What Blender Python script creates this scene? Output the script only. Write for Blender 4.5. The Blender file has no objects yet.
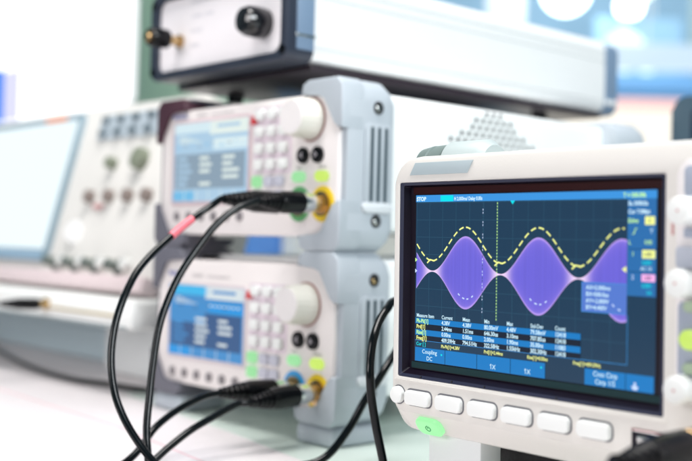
import bpy, bmesh, math, random
from mathutils import Vector, Matrix
random.seed(7)
PI = math.pi
sc = bpy.context.scene
C = sc.collection
EXPOSURE = 0.12

# ------------------------------------------------------------------ camera
cam_d = bpy.data.cameras.new("camera")
cam = bpy.data.objects.new("camera", cam_d); C.objects.link(cam)
RIGHT = Vector((0.67, 0.7419, 0.0263)).normalized()
FWD = Vector((-0.7423, 0.6699, 0.0123)).normalized()
UP = RIGHT.cross(FWD).normalized()
RIGHT = FWD.cross(UP).normalized()
m = Matrix((RIGHT, UP, -FWD)).transposed().to_4x4(); m.translation = Vector((0, 0, 0.19))
cam.matrix_world = m
cam_d.sensor_width = 36; cam_d.lens = 56.32
cam_d.clip_start = 0.02; cam_d.clip_end = 60
cam_d.dof.use_dof = True; cam_d.dof.focus_distance = 0.775; cam_d.dof.aperture_fstop = 4.0
cam_d.dof.aperture_blades = 0
sc.camera = cam

# ------------------------------------------------------------------ light
w = bpy.data.worlds.new("World"); sc.world = w; w.use_nodes = True
w.node_tree.nodes["Background"].inputs[0].default_value = (0.66, 0.90, 1.0, 1)
w.node_tree.nodes["Background"].inputs[1].default_value = 0.20
def area(name, loc, target, sx, sy, power, col):
    d = bpy.data.lights.new(name, 'AREA'); d.shape = 'RECTANGLE'; d.size = sx; d.size_y = sy
    d.energy = power; d.color = col
    o = bpy.data.objects.new(name, d); C.objects.link(o); o.location = loc
    o.rotation_euler = (Vector(target) - Vector(loc)).to_track_quat('-Z', 'Y').to_euler()
    return o
area("ceiling_softbox", (-0.55, 0.35, 2.0), (-0.62, 0.7, 0.1), 1.0, 0.8, 42, (1.0, 0.97, 0.95))
area("front_fill", (-1.3, -1.9, 1.0), (-0.7, 0.66, 0.2), 1.3, 0.9, 27, (1.0, 0.955, 0.955))  # added area light to lift the instrument fronts, not a known window
area("side_fill", (2.0, 0.45, 1.5), (-0.6, 0.9, 0.25), 1.2, 1.2, 74, (0.92, 0.97, 1.0))  # unseen area light added to brighten the right-hand sides, no window known
area("hall_wall_fill", (-2.2, 3.2, 2.6), (-4.6, 4.6, 0.9), 2.0, 2.0, 52, (0.95, 0.98, 1.0))  # added area light that brightens the far hall wall
sc.view_settings.view_transform = 'Standard'; sc.view_settings.look = 'None'
sc.view_settings.exposure = EXPOSURE; sc.view_settings.gamma = 1

# ------------------------------------------------------------------ materials
def lin(c):
    c = c.lstrip('#'); v = [int(c[i:i+2], 16)/255 for i in (0, 2, 4)]
    return tuple(x/12.92 if x <= .04045 else ((x+.055)/1.055)**2.4 for x in v)
def pbr(name, col, rough=.45, metal=0, bump=0., bscale=400, var=0., emit=None, estr=1., coat=0., spec=.5, detail=3):
    m = bpy.data.materials.new(name); m.use_nodes = True
    nt = m.node_tree; b = nt.nodes["Principled BSDF"]
    if isinstance(col, str): col = lin(col)
    b.inputs["Base Color"].default_value = (*col, 1)
    b.inputs["Roughness"].default_value = rough; b.inputs["Metallic"].default_value = metal
    b.inputs["Coat Weight"].default_value = coat
    b.inputs["Specular IOR Level"].default_value = spec
    tc = nt.nodes.new("ShaderNodeTexCoord")
    if var:
        n = nt.nodes.new("ShaderNodeTexNoise"); n.inputs["Scale"].default_value = 14; n.inputs["Detail"].default_value = 5
        nt.links.new(tc.outputs["Object"], n.inputs["Vector"])
        r = nt.nodes.new("ShaderNodeMapRange")
        r.inputs[3].default_value = max(.02, rough-var); r.inputs[4].default_value = rough+var
        nt.links.new(n.outputs["Fac"], r.inputs[0]); nt.links.new(r.outputs[0], b.inputs["Roughness"])
        mx = nt.nodes.new("ShaderNodeMix"); mx.data_type = 'RGBA'
        mx.inputs[6].default_value = (*[c*(1-var*.5) for c in col], 1); mx.inputs[7].default_value = (*col, 1)
        nt.links.new(n.outputs["Fac"], mx.inputs[0]); nt.links.new(mx.outputs[2], b.inputs["Base Color"])
    if bump:
        n2 = nt.nodes.new("ShaderNodeTexNoise"); n2.inputs["Scale"].default_value = bscale; n2.inputs["Detail"].default_value = detail
        bp = nt.nodes.new("ShaderNodeBump"); bp.inputs["Strength"].default_value = bump; bp.inputs["Distance"].default_value = .0004
        nt.links.new(tc.outputs["Object"], n2.inputs["Vector"]); nt.links.new(n2.outputs["Fac"], bp.inputs["Height"])
        nt.links.new(bp.outputs[0], b.inputs["Normal"])
    if emit is not None:
        if isinstance(emit, str): emit = lin(emit)
        b.inputs["Emission Color"].default_value = (*emit, 1); b.inputs["Emission Strength"].default_value = estr
    return m
def lit(name, col, s=1., rough=.3):
    return pbr(name, (.004, .004, .004), rough, emit=col, estr=s, spec=.22)
M = {}
M['shell'] = pbr('scope_white_plastic', (.72, .69, .65), .42, bump=.25, bscale=900, var=.06)
M['key'] = pbr('key_white_plastic', (.82, .83, .81), .38, bump=.1, bscale=700, var=.04)
M['panel'] = pbr('fascia_cream_white', (.82, .765, .75), .45, bump=.2, bscale=900, var=.05)
M['panel_low'] = M['panel']
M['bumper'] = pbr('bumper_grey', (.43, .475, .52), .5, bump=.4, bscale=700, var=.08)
M['bumper_shade_plum'] = pbr('bumper_shade_plum', (.06, .018, .032), .5, bump=.3, var=.08)  # shade on the upper left cap, put into the base colour
M['bumper_shaded'] = pbr('bumper_shaded_grey', (.13, .13, .16), .5, bump=.3, var=.08)  # shaded copy of the bumper grey for the left ends
M['case'] = pbr('case_white_metal', (.83, .85, .85), .35, bump=.1, var=.05)
M['alu'] = pbr('case_brushed_aluminium', (.86, .87, .87), .35, metal=.15, bump=.1, var=.05)
M['navy'] = pbr('frame_navy', (.022, .030, .05), .4, bump=.3, var=.08)
M['navy2'] = pbr('frame_slate', (.17, .25, .36), .4, bump=.2, var=.08)
M['black'] = pbr('black_plastic', (.0010, .0010, .0018), .22, bump=.3, bscale=300, var=.08, spec=.30)
M['cable'] = pbr('cable_black_pvc', (.0010, .0025, .0035), .19, bump=.35, bscale=160, var=.07, spec=.30)
M['gold'] = pbr('gold_connector', (.58, .40, .20), .2, metal=1, var=.05)
M['silver'] = pbr('nickel_connector', (.80, .80, .78), .18, metal=1, var=.05)
M['bezel'] = pbr('bezel_black_blue', (.004, .001, .008), .35, bump=.1, var=.05, spec=.25)
M['bezrim'] = pbr('bezel_rim_navy', (.018, .022, .05), .4, bump=.1, var=.05, spec=.3)
M['maroon'] = pbr('bezel_reflection_maroon', (.022, .001, .002), .4, spec=.15)  # dark red reflection in the screen recess, painted as base colour
M['tealstrip'] = pbr('bezel_reflection_teal', (.004, .028, .032), .35, spec=.2)  # teal reflection below the display, painted as base colour
M['darkhole'] = pbr('recess_dark', (.01, .01, .012), .6)
M['knob'] = pbr('knob_ivory', (.72, .70, .63), .4, bump=.1, var=.04)
M['knobcap'] = pbr('knob_cap_white', (.84, .80, .79), .4, var=.03)
M['greylabel'] = pbr('label_grey_blue', (.42, .50, .53), .45, var=.03)
M['greypanel'] = pbr('inset_panel_grey', (.34, .38, .47), .45, var=.04)
M['red'] = pbr('red_key', (.6, .01, .02), .4)
M['pinkband'] = pbr('pink_marker_band', (.75, .16, .20), .4, bump=.2, var=.05)
M['yellowring'] = pbr('yellow_ring_print', (.85, .62, .02), .4)
M['bluering'] = pbr('blue_ring_print', (.03, .35, .75), .4)
M['greenring'] = pbr('green_ring_print', (.12, .42, .16), .4)
M['dimgreen'] = pbr('key_dim_green', (.34, .44, .30), .4)
M['print_grey'] = pbr('printed_grey', (.30, .28, .30), .5)
M['print_blue'] = pbr('printed_blue', (.06, .10, .42), .5)
M['print_red'] = pbr('printed_red', (.55, .26, .26), .5)
M['key_green'] = lit('lit_key_green', '#a5ecab', .85)
M['key_lime'] = lit('lit_key_lime', '#d0f070', .9)
M['key_power'] = lit('lit_power_green', '#a6f7ae', .95, .35)
M['power_glyph'] = pbr('glyph_green', (.03, .30, .10), .5)
M['foot'] = pbr('foot_white', (.78, .80, .79), .5, bump=.2, var=.05)

# ------------------------------------------------------------------ mesh helpers
def merge(bm, tmp, mi=0, mat=None):
    for f in tmp.faces: f.material_index = mi
    if mat is not None: bmesh.ops.transform(tmp, matrix=mat, verts=tmp.verts)
    me = bpy.data.meshes.new('t'); tmp.to_mesh(me); tmp.free(); bm.from_mesh(me); bpy.data.meshes.remove(me)
def bx(bm, x0, x1, y0, y1, z0, z1, bev=0., seg=2, mi=0, mat=None):
    t = bmesh.new()
    vs = [t.verts.new((x, y, z)) for x in (x0, x1) for y in (y0, y1) for z in (z0, z1)]
    for q in ((0, 1, 3, 2), (4, 6, 7, 5), (0, 4, 5, 1), (2, 3, 7, 6), (0, 2, 6, 4), (1, 5, 7, 3)):
        t.faces.new([vs[i] for i in q])
    if bev: bmesh.ops.bevel(t, geom=t.edges[:], offset=bev, segments=seg, profile=.5, affect='EDGES')
    bmesh.ops.recalc_face_normals(t, faces=t.faces)
    merge(bm, t, mi, mat)
def prism(bm, pts, y0, y1, bev=0., seg=2, plane='xz', mi=0, mat=None):
    t = bmesh.new()
    def P(a, b, y): return (a, y, b) if plane == 'xz' else ((y, a, b) if plane == 'yz' else (a, b, y))
    A = [t.verts.new(P(a, b, y0)) for a, b in pts]; B = [t.verts.new(P(a, b, y1)) for a, b in pts]
    n = len(pts); f0 = t.faces.new(A); f1 = t.faces.new(B[::-1])
    for i in range(n): t.faces.new((A[(i+1) % n], A[i], B[i], B[(i+1) % n]))
    if bev:
        es = [e for e in t.edges if (e in f0.edges[:] or e in f1.edges[:])]
        bmesh.ops.bevel(t, geom=es, offset=bev, segments=seg, profile=.5, affect='EDGES')
    bmesh.ops.recalc_face_normals(t, faces=t.faces)
    merge(bm, t, mi, mat)
def rrect(x0, x1, z0, z1, r, n=6):
    rs = r if isinstance(r, (list, tuple)) else [r]*4   # BL, BR, TR, TL
    out = []
    for (cx, cz, a0), q in zip(((x0+rs[0], z0+rs[0], PI), (x1-rs[1], z0+rs[1], 1.5*PI), (x1-rs[2], z1-rs[2], 0), (x0+rs[3], z1-rs[3], .5*PI)), rs):
        for i in range(n+1):
            a = a0+i/n*PI/2; out.append((cx+q*math.cos(a), cz+q*math.sin(a)))
    return out
def loft(bm, rings, close0=False, close1=False, mi=0, loop=True):
    t = bmesh.new(); R = [[t.verts.new(p) for p in r] for r in rings]; n = len(R[0])
    for a, b in zip(R, R[1:]):
        for i in range(n if loop else n-1): t.faces.new((a[i], a[(i+1) % n], b[(i+1) % n], b[i]))
    if close0: t.faces.new(R[0][::-1])
    if close1: t.faces.new(R[-1])
    bmesh.ops.recalc_face_normals(t, faces=t.faces)
    merge(bm, t, mi)
def lathe(bm, o, d, prof, seg=40, mi=0, flute=0, fl=0.):
    o = Vector(o); d = Vector(d).normalized()
    u = d.orthogonal().normalized(); v = d.cross(u)
    rings = []
    for t, r in prof:
        rings.append([tuple(o+d*t+(u*math.cos(2*PI*i/seg)+v*math.sin(2*PI*i/seg))*max(r, 1e-5)*(1+(fl if flute and (i//2) % 2 else 0))) for i in range(seg)])
    loft(bm, rings, True, True, mi)
def catmull(P, n=8):
    P = [Vector(p) for p in P]; P = [P[0]*2-P[1]]+P+[P[-1]*2-P[-2]]; out = []
    for i in range(1, len(P)-2):
        for k in range(n):
            t = k/n; a, b, c, d = P[i-1:i+3]
            out.append(.5*((2*b)+(c-a)*t+(2*a-5*b+4*c-d)*t*t+(3*b-a-3*c+d)*t**3))
    out.append(P[-2]); return out
def pill(bm, x0, x1, z0, z1, r, y0, y1, b, n=5, mat=None):   # soft topped key: y0 back, y1 front (negative)
    rings = [[(a, y0, c) for a, c in rrect(x0, x1, z0, z1, r, 8)]]
    for k in range(n+1):
        a_ = k/n*PI/2; ins = b*(1-math.cos(a_)); y = y1+b*.8*(1-math.sin(a_))
        rings.append([(a, y, c) for a, c in rrect(x0+ins, x1-ins, z0+ins, z1-ins, max(r-ins, .0004), 8)])
    t = bmesh.new(); R = [[t.verts.new(p) for p in q] for q in rings]; m_ = len(R[0])
    for A_, B_ in zip(R, R[1:]):
        for i in range(m_): t.faces.new((A_[i], A_[(i+1) % m_], B_[(i+1) % m_], B_[i]))
    t.faces.new(R[-1]); bmesh.ops.recalc_face_normals(t, faces=t.faces)
    merge(bm, t, 0, mat)
def tube(bm, P, r, n=8, seg=16, mi=0):
    pts = catmull(P, n); rings = []; u = None
    for i, p in enumerate(pts):
        d = (pts[min(i+1, len(pts)-1)]-pts[max(i-1, 0)]).normalized()
        u = d.orthogonal() if u is None else (u-d*u.dot(d)); u.normalize(); v = d.cross(u)
        rr = r(i/(len(pts)-1)) if callable(r) else r
        rings.append([tuple(p+(u*math.cos(2*PI*k/seg)+v*math.sin(2*PI*k/seg))*rr) for k in range(seg)])
    loft(bm, rings, True, True, mi)
def text(bm, s, x, z, h, y, mi=0, align='LEFT', sx=1., thick=0.):
    cu = bpy.data.curves.new('t', 'FONT'); cu.body = s; cu.size = 1; cu.align_x = align; cu.resolution_u = 3; cu.offset = thick
    o = bpy.data.objects.new('t', cu); C.objects.link(o)
    dg = bpy.context.evaluated_depsgraph_get(); me = bpy.data.meshes.new_from_object(o.evaluated_get(dg))
    t = bmesh.new(); t.from_mesh(me)
    for v in t.verts: v.co = Vector((x+v.co.x*h*1.38*sx, y, z+v.co.y*h*1.38))
    bpy.data.objects.remove(o); bpy.data.curves.remove(cu); bpy.data.meshes.remove(me)
    merge(bm, t, mi)
def obj(name, bm, mats, parent=None, smooth=35):
    me = bpy.data.meshes.new(name)
    if smooth:
        ca = math.radians(smooth)
        for f in bm.faces: f.smooth = True
        for e in bm.edges: e.smooth = len(e.link_faces) == 2 and e.calc_face_angle(0) < ca
    bm.to_mesh(me); bm.free()
    for mm in (mats if isinstance(mats, (list, tuple)) else [mats]): me.materials.append(mm)
    o = bpy.data.objects.new(name, me); C.objects.link(o)
    if parent: o.parent = parent
    return o
def thing(name, label, cat, loc=(0, 0, 0), group=None, rot=None):
    o = bpy.data.objects.new(name, None); C.objects.link(o); o.location = loc; o.empty_display_size = .02
    if rot is not None: o.rotation_euler = rot
    o['label'] = label; o['category'] = cat
    if group: o['group'] = group
    return o
def tag(o, label, cat, group=None):
    o['label'] = label; o['category'] = cat
    if group: o['group'] = group
    return o
def struct(name, bm, mat, smooth=35):
    o = obj(name, bm, mat, None, smooth); o['kind'] = 'structure'; return o
NB = bmesh.new

# ------------------------------------------------------------------ setting
bm = NB(); bx(bm, -2.6, .7, -.3, 1.75, -.035, 0, .004)
tm = pbr('table_white_laminate', (.82, .765, .775), .33, bump=.08, bscale=60, var=.05)
struct('table_top', bm, tm)
mt_ = NB(); prism(mt_, [(-1.16, .690), (-.989, .6575), (-.8743, .6409), (-.7231, .6093), (-.55, .575), (.35, .40), (.35, 1.30), (-1.16, 1.30)], .0, .0005, plane='xy')
o = tag(obj('desk_mat', mt_, pbr('mat_pale_green', (.66, .76, .70), .30, bump=.1, bscale=40, var=.08)), 'thin pale green mat under the generators and the front oscilloscope', 'desk mat')
mt_ = NB(); prism(mt_, [(-1.60, .602), (-1.187, .5785), (-.9587, .566), (-.72, .53), (-.72, .528), (-.9587, .5635), (-1.187, .576), (-1.60, .599)], .0, .0003, plane='xy')
o = obj('table_seam', mt_, pbr('seam_pink', (.78, .50, .54), .5)); o['kind'] = 'structure'
bm = NB(); bx(bm, -9, 6, -5, 9, -.80, -.76)
struct('floor', bm, pbr('floor_pale', (.62, .66, .68), .5, var=.05))
bm = NB(); d = Vector((.67, .742, 0)); n0 = Vector((-.742, .67, 0))
def slab(bm, a, b, z0, z1, th, mi=0, bev=0.):      # upright slab from plan point a to b
    a = Vector((a[0], a[1], 0)); b = Vector((b[0], b[1], 0)); u = (b-a).normalized(); v = Vector((-u.y, u.x, 0))
    mt = Matrix((u, v, Vector((0, 0, 1)))).transposed().to_4x4(); mt.translation = a
    bx(bm, 0, (b-a).length, 0, th, z0, z1, bev, mi=mi, mat=mt)
slab(bm, (-7.6, 1.6), (-2.4, 7.4), -.76, 3.2, .1)
struct('hall_wall', bm, pbr('hall_wall_blue', (.42, .68, .90), .6, var=.08))

# far hall things
bm = NB(); slab(bm, (-2.36, 1.30), (-1.62, 1.30), .0, 1.25, .03, bev=.004)
tag(obj('partition_panel', bm, pbr('partition_green', (.42, .60, .47), .5, var=.1)), 'green grey partition panel behind the aluminium box and right of the white monitor', 'partition')

def lamp(px, r, col, s, label):
    t = thing('ceiling_lamp', label, 'lamp', px, 'round lamps glowing in the far hall')
    bm = NB(); bmesh.ops.create_uvsphere(bm, u_segments=24, v_segments=14, radius=r); obj('bulb', bm, lit('lamp_glow', col, s), t)
    bm = NB(); lathe(bm, (0, 0, r*.9), (0, 0, 1), [(0, r*.35), (.02, r*.35), (.021, .004), (1.3, .004)], 12); obj('stem', bm, M['case'], t)
lamp((-3.298, 5.2776-.3, 1.5036), .068, '#ffffff', 5.5, 'brightest round white lamp at the top right of the picture')
lamp((-3.33, 4.46, 1.50), .12, '#f4fff8', 5, 'large white lamp just above the rear end of the aluminium box')
lamp((-3.10, 4.75, 1.56), .10, '#f0ffe8', 2.6, 'pale lamp cut by the top edge, right of the large one')
lamp((-3.1408, 4.70, 1.20), .105, '#e8fbff', 1.6, 'soft pale blue white lamp beside the rear corner of the aluminium box')
lamp((-3.26, 5.15, 1.35), .07, '#a8e0ff', 1.2, 'dim light blue lamp directly below the brightest round lamp')

for a_, b_, z0_, z1_, c_, lb in (((-3.35, 4.75), (-3.05, 5.10), .95, 1.42, (.40, .66, .90), 'mid blue upright banner in the far hall under the round lamps'),
                                 ((-3.0, 5.1), (-2.86, 5.28), .9, 1.62, (.42, .56, .58), 'grey green upright banner at the far right edge of the hall'),
                                 ((-3.76, 4.35), (-3.62, 4.5), .9, 2.2, (.85, .93, .98), 'pale white banner hanging above the middle of the aluminium box')):
    bm = NB(); slab(bm, a_, b_, z0_, z1_, .02, bev=.003); tag(obj('hall_banner', bm, pbr('banner_cloth', c_, .7, var=.15)), lb, 'banner', 'banners hanging in the far hall')
lamp((-2.80, 4.95, 1.14), .035, '#ffffff', 2.2, 'small white lamp low at the right, beside the grey green banner')
lamp((-3.02, 4.72, 1.10), .030, '#e8ffff', 1.8, 'small bluish white lamp just above the blue canopy')

bm = NB(); slab(bm, (-3.05, 4.1), (-2.3, 4.95), .93, 1.02, .2, bev=.02)
tag(obj('blue_canopy', bm, pbr('canopy_blue_glow', (.16, .42, .74), .5, var=.3, emit=(.05, .3, .8), estr=.15)), 'deep blue canopy band above the pink counter in the far hall', 'canopy')  # slight emission brightens the band; the canopy is no lamp
bm = NB(); slab(bm, (-3.0, 4.25), (-2.62, 4.66), 1.05, 1.17, .1, bev=.02)
tag(obj('light_box', bm, lit('lightbox_white', '#cfe6f8', 1.0)), 'long pale glowing light box above the blue canopy', 'light box')
t = thing('reception_counter', 'pink topped cream counter in the far hall behind the oscilloscope', 'counter', (-2.5, 3.8, -.76))
bm = NB(); slab(bm, (-.30, -.05), (.45, .8), 1.555, 1.60, .35, bev=.01); obj('counter_top', bm, pbr('counter_pink_glow', (.92, .55, .50), .5, var=.05, emit=(.9, .45, .42), estr=.30), t)  # emission adds painted brightness to the pink top
bm = NB(); slab(bm, (-.28, -.04), (.45, .8), 0, 1.554, .3, bev=.01); obj('counter_front', bm, lit('counter_cream_glow', '#fff8ea', 1.1), t)  # front glows to look brightly lit, though it is no lamp

# white monitor upper left
t = thing('monitor', 'overexposed white monitor behind the far oscilloscope, with a blue and lavender sidebar', 'monitor', (-2.15, .98, 0))
bm = NB(); prism(bm, rrect(-.62, .497, .415, 1.0, .02), .0, .010, .004); obj('housing', bm, pbr('monitor_white', (.9, .9, .9), .4), t)
bm = NB(); prism(bm, rrect(-.61, .490, .423, .99, .016), -.004, -.001)
obj('screen', bm, lit('screen_white', '#ffffff', 1.6), t)
bm = NB(); bx(bm, -.005, .068, -.0065, -.0045, .425, .528); obj('sidebar', bm, lit('screen_lavender', '#dcdcf8', 1.0), t)
bm = NB(); bx(bm, -.30, -.007, -.0065, -.0045, .425, .535); obj('picture_tile', bm, lit('screen_blue', '#1f7df0', 1.0), t)
bm = NB(); bx(bm, -.05, .05, .011, .04, .01, .6, .004); bx(bm, -.2, .2, -.02, .18, 0, .012, .004); obj('stand', bm, M['case'], t)

# low instrument under the far oscilloscope
t = thing('low_instrument', 'slim white instrument carrying the far oscilloscope, with a black plug in its front', 'instrument', (-1.5, .66, 0))
bm = NB(); bx(bm, -.55, .40, 0, .5, .082, .1160, .006); obj('body', bm, pbr('low_white', (.86, .87, .85), .4, var=.05), t)
bm = NB(); bx(bm, -.54, .39, -.0012, .001, (.0835), .0850, .0004); obj('edge_trim', bm, pbr('edge_dark', (.20, .26, .28), .5), t)
bm = NB(); bx(bm, .200, .37, -.0025, .0005, .0960, .0985, .0006); obj('gold_trim', bm, pbr('trim_ochre', (.50, .40, .20), .4, metal=.4), t)
bm = NB(); lathe(bm, (.19, .0, .1015), (0, -1, 0), [(0, .008), (.004, .008), (.005, .006), (.012, .006)], 20); obj('socket', bm, M['gold'], t)
for x in (-.50, .12, .36):
    bm = NB(); bx(bm, x, x+.018, .17, .45, .0005, .0818, .001); obj('leg', bm, pbr('low_leg', (.70, .79, .83), .4), t)
t = thing('plug_lead', 'black plug with a thin lead in the front of the slim white instrument', 'cable', (-1.31, .648, .1015))
bm = NB(); lathe(bm, (0, 0, 0), (-.02, -1, .02), [(0, .0068), (.002, .0075), (.028, .0072), (.050, .0036), (.051, .002)], 24); obj('plug', bm, M['black'], t)
bm = NB(); tube(bm, [(-.001, -.048, .001), (-.002, -.075, .001), (-.03, -.11, -.006), (-.12, -.13, -.03), (-.25, -.10, -.070), (-.40, -.05, -.0985)], .0020, 8, 12); obj('cord', bm, M['cable'], t)
for x, yy, wd, hh, c_, lb in ((-1.90, .84, .50, .074, (.66, .80, .86), 'flat blue grey case lying under the slim white instrument, left of its middle leg'),
                              (-1.37, .78, .24, .074, (.90, .93, .93), 'flat white case lying under the slim white instrument, right of its middle leg')):
    bm = NB(); bx(bm, 0, wd, 0, .12, .0005, hh, .005)
    o = tag(obj('flat_case', bm, pbr('flat_case_skin', c_, .4, var=.08)), lb, 'case'); o.location = (x, yy, 0)

# far oscilloscope, tilted back
TL = math.radians(15)
t = thing('far_oscilloscope', 'blurred tilted oscilloscope on a slim white instrument left of the signal generators', 'oscilloscope', (-1.09, .7235, .125), rot=(-TL, 0, 0))
bm = NB(); prism(bm, rrect(-.74, -.05, .0, .262, .014), 0, .11, .006); obj('body', bm, pbr('far_shell', (.80, .785, .75), .45, var=.05), t)
bm = NB(); prism(bm, rrect(-.735, -.362, .028, .256, .008), -.006, -.0005, .002); obj('screen_bezel', bm, pbr('far_bezel', (.26, .36, .42), .4), t)
bm = NB(); prism(bm, rrect(-.725, -.374, .046, .245, .004), -.0085, -.0065); obj('screen', bm, lit('far_screen', '#eefbff', 1.0), t)
bm = NB(); prism(bm, rrect(-.725, -.374, .030, .044, .002), -.0085, -.0065); obj('soft_key_row', bm, pbr('far_keys_blue', (.30, .45, .58), .4), t)
bm = NB(); bx(bm, -.48, -.415, -.008, -.0062, .2465, .254); obj('orange_label', bm, pbr('orange_label', (.85, .28, .12), .5), t)
bm = NB(); prism(bm, rrect(-.312, -.15, .212, .248, .004), -.003, -.0005); obj('key_block', bm, pbr('far_block', (.50, .58, .64), .45), t)
for r_, z in enumerate((.2405, .2195)):
    for k in range(4):
        bm = NB(); bx(bm, -.300+k*.040, -.285+k*.040, -.010, -.0035, z-.004, z+.004, .002); obj('key', bm, pbr('far_key_dark', (.12, .17, .20), .4), t)
for x, z, r in ((-.2455, .173, .009), (-.1727, .1764, .016)):
    bm = NB(); lathe(bm, (x, -.0005, z), (0, -1, 0), [(0, r), (.012, r*.92), (.013, r*.8)], 24); obj('knob', bm, pbr('far_knob_olive', (.24, .27, .20), .4), t)
for x in (-.2835, -.2305, -.1808, -.1329):
    bm = NB(); lathe(bm, (x, -.0005, .125), (0, -1, 0), [(0, .0095), (.01, .009), (.011, .007)], 24); obj('knob', bm, pbr('far_knob_brown', (.27, .22, .20), .4), t)
bm = NB(); bx(bm, -.268, -.244, -.004, -.0006, .108, .114); obj('red_mark', bm, M['print_red'], t)
for x in (-.3296, -.2741, -.2188, -.1575):
    bm = NB(); lathe(bm, (x, -.0005, .027), (0, -1, 0), [(0, .011), (.004, .011), (.005, .0075), (.022, .0072)], 24); obj('socket', bm, pbr('far_socket', (.22, .26, .24), .3, metal=.6), t)
    bm = NB(); lathe(bm, (x+.022, -.0005, .030), (0, -1, 0), [(0, .009), (.012, .008)], 24); obj('knob', bm, M['key'], t)
bm = NB(); lathe(bm, (-.30, -.0005, .074), (0, -1, 0), [(0, .016), (.010, .014), (.013, .010)], 24); obj('highlight_disc', bm, lit('highlight_glow', '#ffffff', .95), t)  # glowing disc paints a white highlight on the panel
bm = NB(); bx(bm, -.74, -.05, -.028, -.001, -.0085, .012, .004); obj('front_ledge', bm, pbr('far_ledge_pink', (.74, .62, .63), .45), t)

# blue box and white box seen through the gap between the generators
bm = NB(); bx(bm, -.032, .045, 0, .16, 0, .26, .008)
o = tag(obj('storage_box', bm, pbr('box_blue', (.10, .28, .72), .45, var=.06, emit=(.05, .2, .8), estr=0)), 'blue box standing behind the stacked generators, seen through their gap', 'box'); o.location = (-1.55, 1.13, 0)

bm = NB(); prism(bm, [(-.10, 0), (.11, 0), (.11, .24), (-.10, .26)], 0, .12, .003)
o = tag(obj('carton', bm, pbr('carton_white', (.86, .87, .80), .6, var=.05)), 'white carton right of the blue box, seen through the gap between the generators', 'box'); o.location = (-1.40, 1.20, 0)

# dark monitor behind the oscilloscope at right
t = thing('dark_monitor', 'dark blue black monitor standing behind the oscilloscope at the right edge', 'monitor', (-.50, 1.17, 0))
bm = NB(); prism(bm, rrect(-.212, .22, .10, .378, .016), 0, .03, .004); obj('housing', bm, pbr('dark_housing', (.035, .07, .10), .35, var=.08), t)
bm = NB(); prism(bm, rrect(-.185, .205, .118, .362, .006), -.002, -.0005); obj('screen', bm, pbr('dark_screen', (.008, .025, .05), .15), t)
bm = NB(); bx(bm, -.03, .03, .035, .06, .01, .2, .004); bx(bm, -.11, .11, -.03, .14, 0, .012, .004); obj('stand', bm, pbr('dark_stand', (.03, .05, .07), .4), t)

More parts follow.
